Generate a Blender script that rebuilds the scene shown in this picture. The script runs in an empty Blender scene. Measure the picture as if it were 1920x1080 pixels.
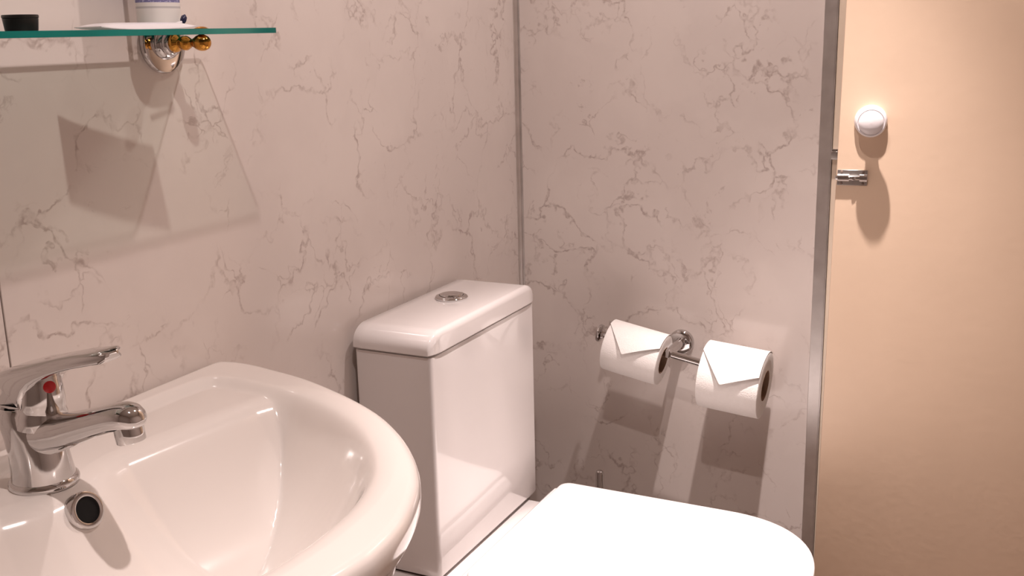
import bpy, bmesh, math, random
from mathutils import Vector, Matrix

# ------------------------------------------------------------------ camera
S = bpy.context.scene
C = S.collection
CAM = Vector((-1.87776, -0.91752, 1.22188))
YAW, PITCH, ROLL, FPX = 0.463362, 0.237482, -0.0245673, 1993.044
cam_data = bpy.data.cameras.new('camera')
cam = bpy.data.objects.new('camera', cam_data)
C.objects.link(cam)
S.camera = cam
cam_data.sensor_width = 36.0
cam_data.lens = FPX * 36.0 / 1920.0
cam_data.clip_start = 0.02
fw = Vector((math.cos(YAW) * math.cos(PITCH), math.sin(YAW) * math.cos(PITCH), -math.sin(PITCH)))
rt0 = Vector((math.sin(YAW), -math.cos(YAW), 0))
up0 = rt0.cross(fw)
rt = math.cos(ROLL) * rt0 + math.sin(ROLL) * up0
up = -math.sin(ROLL) * rt0 + math.cos(ROLL) * up0
m = Matrix.Identity(4)
for i in range(3):
    m[i][0], m[i][1], m[i][2], m[i][3] = rt[i], up[i], -fw[i], CAM[i]
cam.matrix_world = m

# ------------------------------------------------------------------ world, light, exposure
world = bpy.data.worlds.new('world')
S.world = world
world.use_nodes = True
world.node_tree.nodes['Background'].inputs[0].default_value = (0.8, 0.7, 0.62, 1)
world.node_tree.nodes['Background'].inputs[1].default_value = 0.15
S.view_settings.view_transform = 'Standard'
S.view_settings.look = 'None'
S.view_settings.gamma = 1.0
S.view_settings.use_curve_mapping = False
S.view_settings.exposure = 0.17

CEIL = 2.12
# ceiling downlights: position, power; the bulbs sit in the fixtures built further down
LIGHT_COL = (1.0, 0.865, 0.83)
# position, power of the reflector's beam, power of the wide spill around it
DOWNLIGHTS = [((-0.41, -0.64), 215.0, 23.0), ((-1.25, -0.61), 42.0, 23.0)]
for (lx, ly), beam, spill in DOWNLIGHTS:
    for power, cone in ((beam, 56 if lx > -1 else 50), (spill, 168)):
        ld = bpy.data.lights.new('downlight_bulb', 'SPOT')
        ld.energy = power
        ld.color = LIGHT_COL
        ld.shadow_soft_size = 0.014
        ld.spot_size = math.radians(cone)
        ld.spot_blend = 1.0
        lo = bpy.data.objects.new('downlight_bulb', ld)
        C.objects.link(lo)
        lo.location = (lx, ly, CEIL - 0.012)
        if lx > -1 and power == beam:      # this lamp is tipped a little away from the door
            lo.rotation_euler = Vector((-0.145, -0.06, -1.68)).to_track_quat('-Z', 'Y').to_euler()

# ------------------------------------------------------------------ material helpers
MATS = {}


def principled(name, col, rough=0.4, metal=0.0, coat=0.0, spec=0.5, sss=0.0, trans=0.0):
    mt = bpy.data.materials.new(name)
    mt.use_nodes = True
    b = mt.node_tree.nodes['Principled BSDF']
    b.inputs['Base Color'].default_value = (*col, 1)
    b.inputs['Roughness'].default_value = rough
    b.inputs['Metallic'].default_value = metal
    b.inputs['Specular IOR Level'].default_value = spec
    b.inputs['Coat Weight'].default_value = coat
    b.inputs['Coat Roughness'].default_value = 0.04
    if trans:
        b.inputs['Transmission Weight'].default_value = trans
    MATS[name] = mt
    return mt


def nd(mt, t, **kw):
    n = mt.node_tree.nodes.new(t)
    for k, v in kw.items():
        setattr(n, k, v)
    return n


def lk(mt, a, b):
    mt.node_tree.links.new(a, b)


def add_noise_color(mt, c1, c2, scale, detail=4, bump=0.0, bump_scale=None, rough_var=None):
    b = mt.node_tree.nodes['Principled BSDF']
    tc = nd(mt, 'ShaderNodeTexCoord')
    n = nd(mt, 'ShaderNodeTexNoise')
    n.inputs['Scale'].default_value = scale
    n.inputs['Detail'].default_value = detail
    lk(mt, tc.outputs['Object'], n.inputs['Vector'])
    r = nd(mt, 'ShaderNodeValToRGB')
    r.color_ramp.elements[0].color = (*c1, 1)
    r.color_ramp.elements[1].color = (*c2, 1)
    r.color_ramp.elements[0].position = 0.35
    r.color_ramp.elements[1].position = 0.65
    lk(mt, n.outputs['Fac'], r.inputs['Fac'])
    lk(mt, r.outputs['Color'], b.inputs['Base Color'])
    if bump:
        n2 = nd(mt, 'ShaderNodeTexNoise')
        n2.inputs['Scale'].default_value = bump_scale or scale
        n2.inputs['Detail'].default_value = 3
        lk(mt, tc.outputs['Object'], n2.inputs['Vector'])
        bp = nd(mt, 'ShaderNodeBump')
        bp.inputs['Strength'].default_value = bump
        bp.inputs['Distance'].default_value = 0.002
        lk(mt, n2.outputs['Fac'], bp.inputs['Height'])
        lk(mt, bp.outputs['Normal'], b.inputs['Normal'])
    if rough_var:
        mr = nd(mt, 'ShaderNodeMapRange')
        mr.inputs['To Min'].default_value = rough_var[0]
        mr.inputs['To Max'].default_value = rough_var[1]
        lk(mt, n.outputs['Fac'], mr.inputs['Value'])
        lk(mt, mr.outputs['Result'], b.inputs['Roughness'])


def marble(name, base, base2, vein, offset):
    """Glossy marble-print wall laminate: warm grey ground, broken crinkled brown veins."""
    mt = principled(name, base, 0.14, spec=0.5)
    b = mt.node_tree.nodes['Principled BSDF']
    tc = nd(mt, 'ShaderNodeTexCoord')
    mp = nd(mt, 'ShaderNodeMapping')
    mp.inputs['Location'].default_value = offset
    lk(mt, tc.outputs['Object'], mp.inputs['Vector'])
    P = mp.outputs['Vector']

    def noise(scale, detail, rough=0.55, vec=None, dist=0.0):
        n = nd(mt, 'ShaderNodeTexNoise')
        n.inputs['Scale'].default_value = scale
        n.inputs['Detail'].default_value = detail
        n.inputs['Roughness'].default_value = rough
        n.inputs['Distortion'].default_value = dist
        lk(mt, vec or P, n.inputs['Vector'])
        return n

    def math_(op, a, bb=None, clamp=False):
        n = nd(mt, 'ShaderNodeMath', operation=op, use_clamp=clamp)
        for i, v in enumerate((a, bb)):
            if v is None:
                continue
            if isinstance(v, (int, float)):
                n.inputs[i].default_value = v
            else:
                lk(mt, v, n.inputs[i])
        return n.outputs[0]

    def smooth(v, lo, hi, tmin=0.0, tmax=1.0):
        n = nd(mt, 'ShaderNodeMapRange', interpolation_type='SMOOTHSTEP')
        n.inputs['From Min'].default_value = lo
        n.inputs['From Max'].default_value = hi
        n.inputs['To Min'].default_value = tmin
        n.inputs['To Max'].default_value = tmax
        lk(mt, v, n.inputs['Value'])
        return n.outputs['Result']

    # warped coordinates
    def warp(vec, scale, amp, detail=4, rough=0.65):
        wn = noise(scale, detail, rough, vec)
        sub = nd(mt, 'ShaderNodeVectorMath', operation='SUBTRACT')
        lk(mt, wn.outputs['Color'], sub.inputs[0])
        sub.inputs[1].default_value = (0.5, 0.5, 0.5)
        sc = nd(mt, 'ShaderNodeVectorMath', operation='SCALE')
        lk(mt, sub.outputs[0], sc.inputs[0])
        sc.inputs['Scale'].default_value = amp
        ad = nd(mt, 'ShaderNodeVectorMath', operation='ADD')
        lk(mt, vec, ad.inputs[0])
        lk(mt, sc.outputs[0], ad.inputs[1])
        return ad.outputs[0]

    W = warp(P, 7.0, 0.17)
    W2 = warp(W, 38.0, 0.022, 3, 0.7)
    fine = noise(70, 2, 0.7)
    fmask = smooth(fine.outputs['Fac'], 0.36, 0.62, 0.25, 1.0)
    veins = None
    for (scale, lo, hi, mscale, m0, m1, gain, seed) in (
            (7.0, 0.002, 0.032, 7.5, 0.43, 0.62, 1.0, (0, 0, 0)),
            (12.5, 0.002, 0.040, 10.0, 0.48, 0.64, 0.8, (3.1, 1.7, 5.2))):
        mo = nd(mt, 'ShaderNodeVectorMath', operation='ADD')
        lk(mt, W2, mo.inputs[0])
        mo.inputs[1].default_value = seed
        vo = nd(mt, 'ShaderNodeTexVoronoi', feature='DISTANCE_TO_EDGE')
        vo.inputs['Scale'].default_value = scale
        lk(mt, mo.outputs[0], vo.inputs['Vector'])
        line = smooth(vo.outputs['Distance'], lo, hi, 1.0, 0.0)
        mk = noise(mscale, 2, 0.6, mo.outputs[0])
        mask = smooth(mk.outputs['Fac'], m0, m1)
        v = math_('MULTIPLY', math_('MULTIPLY', math_('MULTIPLY', line, mask), fmask), gain)
        veins = v if veins is None else math_('MAXIMUM', veins, v)
    # crumbly flecks that gather along the veins
    fl = noise(26, 4, 0.72, W)
    fleck = smooth(fl.outputs['Fac'], 0.615, 0.70)
    fm = noise(5.5, 2, 0.5, W)
    fleck = math_('MULTIPLY', fleck, smooth(fm.outputs['Fac'], 0.5, 0.66))
    veins = math_('MAXIMUM', veins, math_('MULTIPLY', fleck, 0.65))
    # soft clouds of the ground colour
    cl = noise(3.2, 3, 0.6, W)
    mix0 = nd(mt, 'ShaderNodeMix', data_type='RGBA')
    mix0.inputs['A'].default_value = (*base, 1)
    mix0.inputs['B'].default_value = (*base2, 1)
    lk(mt, smooth(cl.outputs['Fac'], 0.35, 0.65), mix0.inputs['Factor'])
    mix = nd(mt, 'ShaderNodeMix', data_type='RGBA')
    lk(mt, math_('MULTIPLY', veins, 0.68, True), mix.inputs['Factor'])
    lk(mt, mix0.outputs['Result'], mix.inputs['A'])
    mix.inputs['B'].default_value = (*vein, 1)
    lk(mt, mix.outputs['Result'], b.inputs['Base Color'])
    return mt


MARBLE = marble('marble_laminate', (0.70, 0.62, 0.58), (0.75, 0.67, 0.625), (0.36, 0.27, 0.24), (0.37, 1.2, 0.1))
MARBLE_R = marble('marble_laminate_side', (0.70, 0.62, 0.58), (0.75, 0.67, 0.625), (0.36, 0.27, 0.24), (4.3, 0.55, 2.9))

CERAMIC = principled('white_ceramic', (0.80, 0.755, 0.74), 0.12, coat=0.6)
add_noise_color(CERAMIC, (0.795, 0.75, 0.735), (0.81, 0.765, 0.75), 5)
BASIN_C = principled('basin_ceramic', (0.80, 0.735, 0.69), 0.13, coat=0.6)
add_noise_color(BASIN_C, (0.795, 0.73, 0.685), (0.81, 0.745, 0.70), 5)
SEAT_P = principled('white_seat_plastic', (0.83, 0.80, 0.79), 0.28)
add_noise_color(SEAT_P, (0.825, 0.795, 0.785), (0.84, 0.81, 0.80), 6)
CHROME = principled('chrome', (0.78, 0.76, 0.75), 0.06, 1.0)
add_noise_color(CHROME, (0.62, 0.605, 0.60), (0.66, 0.645, 0.64), 40, rough_var=(0.04, 0.08))
BRASS = principled('polished_brass', (0.72, 0.36, 0.07), 0.14, 1.0)
add_noise_color(BRASS, (0.68, 0.32, 0.06), (0.78, 0.40, 0.09), 60, rough_var=(0.10, 0.18))
ALU = principled('brushed_aluminium', (0.70, 0.67, 0.65), 0.36, 1.0)
add_noise_color(ALU, (0.66, 0.63, 0.61), (0.74, 0.71, 0.69), 30, rough_var=(0.32, 0.42))
PAPER = principled('toilet_paper', (0.90, 0.86, 0.83), 0.95, spec=0.1)
add_noise_color(PAPER, (0.89, 0.85, 0.82), (0.91, 0.87, 0.84), 120, bump=0.35, bump_scale=420)
CARD = principled('cardboard_core', (0.30, 0.19, 0.13), 0.9, spec=0.1)
add_noise_color(CARD, (0.27, 0.17, 0.115), (0.33, 0.21, 0.145), 90)
DOORP = principled('door_paint', (0.74, 0.52, 0.36), 0.42)
add_noise_color(DOORP, (0.785, 0.595, 0.440), (0.81, 0.615, 0.455), 9, bump=0.12, bump_scale=60)
JAMBP = principled('jamb_paint', (0.82, 0.68, 0.54), 0.35)
add_noise_color(JAMBP, (0.80, 0.66, 0.52), (0.84, 0.70, 0.56), 14, bump=0.06, bump_scale=50)
WHITEP = principled('white_plastic', (0.80, 0.76, 0.77), 0.25)
add_noise_color(WHITEP, (0.79, 0.75, 0.76), (0.81, 0.77, 0.78), 30)
BLACKP = principled('black_plastic', (0.006, 0.006, 0.006), 0.35)
add_noise_color(BLACKP, (0.005, 0.005, 0.005), (0.008, 0.008, 0.008), 30)
REDP = principled('red_plastic', (0.55, 0.015, 0.02), 0.3)
add_noise_color(REDP, (0.52, 0.014, 0.018), (0.58, 0.018, 0.022), 300)
NAVYP = principled('navy_plastic', (0.01, 0.01, 0.05), 0.3)
add_noise_color(NAVYP, (0.009, 0.009, 0.045), (0.012, 0.012, 0.055), 200)
DARK = principled('overflow_shade_black', (0.004, 0.004, 0.004), 0.9)
add_noise_color(DARK, (0.003, 0.003, 0.003), (0.006, 0.006, 0.006), 50)
FLOORM = principled('floor_vinyl', (0.36, 0.29, 0.25), 0.35)
add_noise_color(FLOORM, (0.21, 0.165, 0.14), (0.26, 0.205, 0.175), 22, 8)
CEILM = principled('ceiling_paint', (0.78, 0.72, 0.67), 0.8)
add_noise_color(CEILM, (0.77, 0.71, 0.66), (0.79, 0.73, 0.68), 8, bump=0.05, bump_scale=80)
GAP_BROWN = principled('gap_brown', (0.05, 0.025, 0.02), 0.7)
add_noise_color(GAP_BROWN, (0.045, 0.022, 0.018), (0.06, 0.03, 0.024), 60)
SEALANT = principled('sealant', (0.22, 0.16, 0.13), 0.5)
add_noise_color(SEALANT, (0.20, 0.145, 0.12), (0.24, 0.175, 0.145), 60)

GLASS_EDGE = principled('glass_edge', (0.0, 0.125, 0.105), 0.12, spec=0.5)
add_noise_color(GLASS_EDGE, (0.0, 0.15, 0.13), (0.0, 0.24, 0.205), 9)
# pane faces: clear, slightly green, with a Fresnel reflection
GLASS = bpy.data.materials.new('clear_glass')
GLASS.use_nodes = True
for n in list(GLASS.node_tree.nodes):
    if n.type == 'BSDF_PRINCIPLED':
        GLASS.node_tree.nodes.remove(n)
_o = GLASS.node_tree.nodes['Material Output']
_t = nd(GLASS, 'ShaderNodeBsdfTransparent')
_t.inputs[0].default_value = (0.90, 0.96, 0.93, 1)
_g = nd(GLASS, 'ShaderNodeBsdfGlossy')
_g.inputs['Roughness'].default_value = 0.03
_f = nd(GLASS, 'ShaderNodeFresnel')
_f.inputs[0].default_value = 1.5
_mx = nd(GLASS, 'ShaderNodeMixShader')
lk(GLASS, _f.outputs[0], _mx.inputs[0])
lk(GLASS, _t.outputs[0], _mx.inputs[1])
lk(GLASS, _g.outputs[0], _mx.inputs[2])
lk(GLASS, _mx.outputs[0], _o.inputs['Surface'])

# label print of the white bottle: violet-blue band of print above a thin grey rule (local z in metres)
PRINT = principled('bottle_print', (0.8, 0.76, 0.74), 0.4)
_b = PRINT.node_tree.nodes['Principled BSDF']
_tc = nd(PRINT, 'ShaderNodeTexCoord')
_sx = nd(PRINT, 'ShaderNodeSeparateXYZ')
lk(PRINT, _tc.outputs['Object'], _sx.inputs[0])
_rm = nd(PRINT, 'ShaderNodeValToRGB')
_rm.color_ramp.interpolation = 'CONSTANT'
_e = _rm.color_ramp.elements
_e[0].position, _e[0].color = 0.0, (0.80, 0.76, 0.73, 1)
_e[1].position, _e[1].color = 0.36, (0.19, 0.18, 0.36, 1)
_x = _e.new(0.285); _x.color = (0.55, 0.52, 0.52, 1)
_x = _e.new(0.31); _x.color = (0.80, 0.76, 0.73, 1)
_mr = nd(PRINT, 'ShaderNodeMapRange')
_mr.inputs['From Max'].default_value = 0.08
lk(PRINT, _sx.outputs['Z'], _mr.inputs['Value'])
lk(PRINT, _mr.outputs['Result'], _rm.inputs['Fac'])
_wv = nd(PRINT, 'ShaderNodeTexNoise')
_wv.inputs['Scale'].default_value = 320
lk(PRINT, _tc.outputs['Object'], _wv.inputs['Vector'])
_gt = nd(PRINT, 'ShaderNodeMath', operation='GREATER_THAN')
_gt.inputs[1].default_value = 0.56
lk(PRINT, _wv.outputs['Fac'], _gt.inputs[0])
_ab = nd(PRINT, 'ShaderNodeMath', operation='GREATER_THAN')
_ab.inputs[1].default_value = 0.36
lk(PRINT, _mr.outputs['Result'], _ab.inputs[0])
_ml = nd(PRINT, 'ShaderNodeMath', operation='MULTIPLY')
lk(PRINT, _gt.outputs[0], _ml.inputs[0])
lk(PRINT, _ab.outputs[0], _ml.inputs[1])
_mc = nd(PRINT, 'ShaderNodeMix', data_type='RGBA')
lk(PRINT, _ml.outputs[0], _mc.inputs['Factor'])
lk(PRINT, _rm.outputs['Color'], _mc.inputs['A'])
_mc.inputs['B'].default_value = (0.42, 0.40, 0.58, 1)
lk(PRINT, _mc.outputs['Result'], _b.inputs['Base Color'])

EMIT = bpy.data.materials.new('halogen_glow')
EMIT.use_nodes = True
_eb = EMIT.node_tree.nodes['Principled BSDF']
_eb.inputs['Base Color'].default_value = (0.8, 0.8, 0.8, 1)
_eb.inputs['Emission Color'].default_value = (*LIGHT_COL, 1)
_eb.inputs['Emission Strength'].default_value = 60.0

# ------------------------------------------------------------------ mesh helpers


def obj(name, bm, mat, parent=None, loc=None, smooth=True, angle=40):
    """Link a bmesh as one mesh object. With loc, the mesh is in local coordinates there."""
    bmesh.ops.recalc_face_normals(bm, faces=bm.faces[:])
    me = bpy.data.meshes.new(name)
    bm.to_mesh(me)
    bm.free()
    if smooth:
        for pl in me.polygons:
            pl.use_smooth = True
        try:
            me.set_sharp_from_angle(angle=math.radians(angle))
        except Exception:
            pass
    for mm in (mat if isinstance(mat, (list, tuple)) else [mat]):
        me.materials.append(mm)
    o = bpy.data.objects.new(name, me)
    C.objects.link(o)
    if parent:
        o.parent = parent
    if loc:
        o.location = loc
    return o


def tag(o, label=None, cat=None, group=None, kind=None):
    if label:
        o['label'] = label
    if cat:
        o['category'] = cat
    if group:
        o['group'] = group
    if kind:
        o['kind'] = kind
    return o


def thing(name, loc, label, cat, rotz=0.0, group=None):
    o = bpy.data.objects.new(name, None)
    o.empty_display_size = 0.05
    C.objects.link(o)
    o.location = loc
    o.rotation_euler = (0, 0, rotz)
    return tag(o, label, cat, group)


def box(bm, x0, x1, y0, y1, z0, z1, bev=0.0, seg=2):
    r = bmesh.ops.create_cube(bm, size=1.0)
    for v in r['verts']:
        v.co = Vector((x0 + (v.co.x + .5) * (x1 - x0), y0 + (v.co.y + .5) * (y1 - y0), z0 + (v.co.z + .5) * (z1 - z0)))
    if bev:
        es = set()
        for v in r['verts']:
            for e in v.link_edges:
                es.add(e)
        bmesh.ops.bevel(bm, geom=list(es), offset=bev, segments=seg, affect='EDGES', profile=0.5)
    return bm


def nbox(*a, **k):
    return box(bmesh.new(), *a, **k)


def loft(bm, rings, cap0=True, cap1=True, closed=True):
    """Skin rings of equal length with quads."""
    vs = [[bm.verts.new(p) for p in r] for r in rings]
    n = len(rings[0])
    for a, b in zip(vs, vs[1:]):
        for i in range(n if closed else n - 1):
            j = (i + 1) % n
            bm.faces.new((a[i], a[j], b[j], b[i]))
    if cap0:
        bm.faces.new(vs[0])
    if cap1:
        bm.faces.new(vs[-1])
    return bm


def frame(axis):
    axis = Vector(axis).normalized()
    ref = Vector((0, 0, 1)) if abs(axis.z) < 0.9 else Vector((1, 0, 0))
    a = axis.cross(ref).normalized()
    b = axis.cross(a).normalized()
    return a, b, axis


def lathe(bm, origin, axis, profile, n=32, cap0=True, cap1=True):
    """profile: list of (distance along axis, radius)."""
    a, b, ax = frame(axis)
    o = Vector(origin)
    rings = []
    for t, r in profile:
        r = max(r, 1e-5)
        rings.append([o + ax * t + (a * math.cos(2 * math.pi * i / n) + b * math.sin(2 * math.pi * i / n)) * r for i in range(n)])
    return loft(bm, rings, cap0, cap1)


def ell_ring(c, ua, ub, ra, rb, n=28, p=2.0):
    out = []
    for i in range(n):
        t = 2 * math.pi * i / n
        ct, st = math.cos(t), math.sin(t)
        x = math.copysign(abs(ct) ** (2 / p), ct) * ra
        y = math.copysign(abs(st) ** (2 / p), st) * rb
        out.append(Vector(c) + Vector(ua) * x + Vector(ub) * y)
    return out


def rev(profile):
    return profile


# ------------------------------------------------------------------ the room
XL, YF = -2.55, -1.75          # left wall and front wall (behind the camera)
SEAM = -1.1825

o = obj('floor', nbox(XL - .1, 1.1, YF - .1, 0.1, -0.08, 0.0), FLOORM, smooth=False)
tag(o, 'brownish vinyl bathroom floor', 'floor', kind='structure')
o = obj('ceiling', nbox(XL - .1, 1.1, YF - .1, 0.1, CEIL, CEIL + .08), CEILM, smooth=False)
tag(o, 'pale painted bathroom ceiling', 'ceiling', kind='structure')

wb = obj('wall_back', nbox(XL - .1, 0.1, 0.006, 0.1, 0, CEIL), SEALANT, smooth=False)
tag(wb, 'marble-print laminate wall behind the basin and toilet', 'wall', kind='structure')
for x0, x1 in ((XL, SEAM - .0008), (SEAM + .0008, 0.004)):
    obj('panel', nbox(x0, x1, 0.0, 0.006, 0, CEIL, bev=0.0006, seg=1), MARBLE, wb)

TRIM_Y0, TRIM_Y1 = -0.5763, -0.5972
DOOR_END = -1.44
bm = nbox(0.006, 0.1, TRIM_Y1 + .002, 0.006, 0, CEIL)
wr = obj('wall_right', bm, SEALANT, smooth=False)
tag(wr, 'marble-print laminate wall with the toilet roll holder', 'wall', kind='structure')
obj('panel', nbox(0.0, 0.006, TRIM_Y1 + .002, -0.0005, 0, CEIL, bev=0.0006, seg=1), MARBLE_R, wr)
obj('panel', nbox(0.0, 0.1, YF, DOOR_END - .03, 0, CEIL), MARBLE_R, wr, smooth=False)
obj('panel', nbox(0.0, 0.1, DOOR_END - .03, TRIM_Y1 + .002, 2.03, CEIL), MARBLE_R, wr, smooth=False)

TAUPE = principled('taupe_paint', (0.43, 0.37, 0.335), 0.6)
add_noise_color(TAUPE, (0.42, 0.36, 0.325), (0.45, 0.385, 0.35), 12)
o = obj('wall_left', nbox(XL - .1, XL, YF, 0.006, 0, CEIL), TAUPE, smooth=False)
tag(o, 'plain taupe wall at the left end of the bathroom', 'wall', kind='structure')
PLAIN = principled('plain_laminate', (0.70, 0.62, 0.58), 0.3)
add_noise_color(PLAIN, (0.69, 0.61, 0.57), (0.72, 0.64, 0.60), 4)
o = obj('wall_front', nbox(XL - .1, 1.1, YF - .1, YF, 0, CEIL), PLAIN, smooth=False)
tag(o, 'pale laminate wall opposite the basin', 'wall', kind='structure')
o = obj('wall_hall', nbox(1.0, 1.1, YF, 0.1, 0, CEIL), CEILM, smooth=False)
tag(o, 'plain wall of the passage beyond the door', 'wall', kind='structure')

# chrome quarter-round strip in the corner of the two walls: two slim ribs and a hollow
bm = bmesh.new()
prof = [(-0.0095, 0.0), (-0.0095, -0.0022), (-0.0075, -0.0032), (-0.0058, -0.0026), (-0.0046, -0.0040),
        (-0.0040, -0.0046), (-0.0026, -0.0058), (-0.0032, -0.0075), (-0.0022, -0.0095), (0.0, -0.0095), (0.0, 0.0)]
loft(bm, [[Vector((x, y, z)) for x, y in prof] for z in (0.0, CEIL)])
o = obj('trim_1', bm, ALU, angle=25)
tag(o, 'slim metal corner strip joining the two marble walls', 'trim', kind='structure')

# flat aluminium end strip on the edge of the right wall
bm = nbox(-0.0022, 0.0, TRIM_Y1, TRIM_Y0, 0, CEIL, bev=0.0006, seg=1)
box(bm, -0.0022, 0.03, TRIM_Y1 - .0015, TRIM_Y1, 0, CEIL)
o = obj('trim_2', bm, ALU, smooth=False)
tag(o, 'flat brushed aluminium strip ending the marble wall beside the door', 'trim', kind='structure')

# door frame: cream jambs and head
bm = nbox(-0.0015, 0.1, TRIM_Y1 - .034, TRIM_Y1 - .0022, 0, 2.03, bev=0.0015, seg=1)
box(bm, 0.004, 0.1, DOOR_END - .03, DOOR_END, 0, 2.03, bev=0.0015, seg=1)
box(bm, 0.004, 0.1, DOOR_END, TRIM_Y1 - .034, 2.0, 2.03, bev=0.0015, seg=1)
fr = obj('trim_3', bm, JAMBP, smooth=False)
tag(fr, 'cream painted door frame beside the aluminium strip', 'door frame', kind='structure')
# bolt keep on the jamb: a small bridge plate
KZ = 1.003
bm = nbox(-0.0030, -0.0015, -0.6175, -0.5985, KZ - .009, KZ + .009, bev=0.0004, seg=1)
box(bm, -0.012, -0.0015, -0.6150, -0.5990, KZ + .003, KZ + .0065, bev=0.0006, seg=1)
box(bm, -0.012, -0.0015, -0.6150, -0.5990, KZ - .0065, KZ - .003, bev=0.0006, seg=1)
box(bm, -0.0145, -0.011, -0.6150, -0.5990, KZ - .0065, KZ + .0065, bev=0.0006, seg=1)
tag(obj('bolt_keep', bm, CHROME, fr), 'small chrome keep for the door bolt')

# ------------------------------------------------------------------ the door, ajar
DA = math.radians(9)
DE = Vector((-0.12, -0.6272, 0))
door = thing('door_1', (DE.x, DE.y, 0.006), 'beige painted flush door standing ajar', 'door')
# local x runs along the leaf from the free edge, local -y... built with explicit axes
dx = Vector((math.sin(DA), -math.cos(DA), 0))           # along the leaf
dn = Vector((-math.cos(DA), -math.sin(DA), 0))          # into the room
dz = Vector((0, 0, 1))
tilt = Matrix.Rotation(math.radians(-0.55), 4, dn)      # the leaf hangs slightly out of plumb
M = Matrix.Identity(4)
for i in range(3):
    M[i][0], M[i][1], M[i][2] = dx[i], -dn[i], dz[i]
door.matrix_world = Matrix.Translation((DE.x, DE.y, 0.95)) @ tilt @ M @ Matrix.Translation((0, 0, -0.944))
door['kind'] = 'structure'
# leaf: x 0..0.82, y 0 (face) .. 0.034 (back), z
obj('leaf', nbox(0.0, 0.82, 0.0, 0.032, 0.0, 1.985, bev=0.002, seg=2), DOORP, door)
# round white knob on a round rose
KX, KZL = 0.0470, 1.0650
bm = bmesh.new()
lathe(bm, (KX, 0, KZL), (0, -1, 0), [(0, 0.0245), (0.004, 0.0250), (0.0085, 0.0242), (0.0115, 0.0215), (0.0125, 0.018), (0.0125, 0.009)], 40)
obj('knob_rose', bm, WHITEP, door)
bm = bmesh.new()
lathe(bm, (KX, 0, KZL), (0, -1, 0), [(0.0115, 0.0100), (0.0175, 0.0092), (0.0205, 0.0105), (0.0235, 0.015), (0.0270, 0.0200),
                                     (0.0310, 0.0226), (0.0345, 0.0230), (0.0372, 0.0222), (0.0388, 0.0208), (0.0389, 0.0198),
                                     (0.0380, 0.0195), (0.0380, 0.0189), (0.0394, 0.0183), (0.0414, 0.0165), (0.0434, 0.012), (0.0447, 0.006), (0.045, 0.0)], 48, True, False)
obj('knob', bm, WHITEP, door)
# barrel bolt: plate, two guide loops, round bolt, finger stub, four screws
bolt = obj('barrel_bolt', nbox(0.0012, 0.0478, -0.0016, 0.0, 0.9617, 0.9867, bev=0.0005, seg=1), ALU, door)
bz = 0.9742
bm = bmesh.new()
lathe(bm, (-0.0015, -0.0052, bz), (1, 0, 0), [(0, 0.0030), (0.001, 0.0036), (0.048, 0.0036), (0.049, 0.003)], 18)
obj('bolt_rod', bm, CHROME, bolt)
for x0, x1 in ((0.0022, 0.0195), (0.0355, 0.0468)):
    bm = bmesh.new()
    ring = []
    for t in range(13):
        a = math.pi * t / 12
        ring.append((math.cos(a) * 0.0062, -0.0032 - math.sin(a) * 0.0056))
    pts = [(0.0062, -0.001)] + ring + [(-0.0062, -0.001)]
    loft(bm, [[Vector((x, y, bz + z)) for z, y in pts] for x in (x0, x1)])
    obj('guide', bm, CHROME, bolt)
bm = bmesh.new()
lathe(bm, (0.0262, -0.007, bz), (0.2, -1, -0.1), [(0, 0.0024), (0.0008, 0.0024), (0.0016, 0.0034), (0.0026, 0.0034), (0.0032, 0.0022)], 16)
obj('finger_stub', bm, CHROME, bolt)
for sx in (0.0080, 0.0412):
    for sz in (-0.0092, 0.0092):
        bm = bmesh.new()
        lathe(bm, (sx, -0.0016, bz + sz), (0, -1, 0), [(0, 0.0022), (0.0006, 0.0020), (0.001, 0.0012)], 12)
        obj('screw', bm, SEALANT, bolt)

# ------------------------------------------------------------------ toilet
TX0, TX1 = -0.6055, -0.2537
TXC = 0.5 * (TX0 + TX1)
TD = 0.1471
ZB, ZT, ZS = 0.7624, 0.7965, 0.4025
toilet = thing('toilet', (TXC, -0.3, 0), 'white close-coupled toilet with square cistern and closed lid', 'toilet')
TO = Vector((TXC, -0.3, 0))


def rrect(x0, x1, y0, y1, z, r, n=6):
    """rounded rectangle, r = radius or (front radius, back radius) with front = y0 side."""
    rf, rb = r if isinstance(r, (tuple, list)) else (r, r)
    pts = []
    for cx, cy, a0, rr in ((x1 - rb, y1 - rb, 0, rb), (x0 + rb, y1 - rb, 90, rb), (x0 + rf, y0 + rf, 180, rf), (x1 - rf, y0 + rf, 270, rf)):
        for i in range(n + 1):
            a = math.radians(a0 + 90 * i / n)
            pts.append(Vector((cx + rr * math.cos(a), cy + rr * math.sin(a), z)))
    return pts


# cistern body: rings with rounded vertical edges and a rounded bottom edge
bm = bmesh.new()
rings = []
for z, ins in ((ZS, 0.006), (ZS + .002, 0.0025), (ZS + .007, 0.0), (0.5, 0.0), (0.62, 0.0), (0.74, 0.0), (ZB - .003, 0.0), (ZB - .0022, 0.004), (ZB - .001, 0.010)):
    rings.append([p - TO for p in rrect(TX0 + ins, TX1 - ins, -TD + ins, -0.014, z, (0.007, 0.004))])
loft(bm, rings)
cist = obj('cistern', bm, CERAMIC, toilet)


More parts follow.
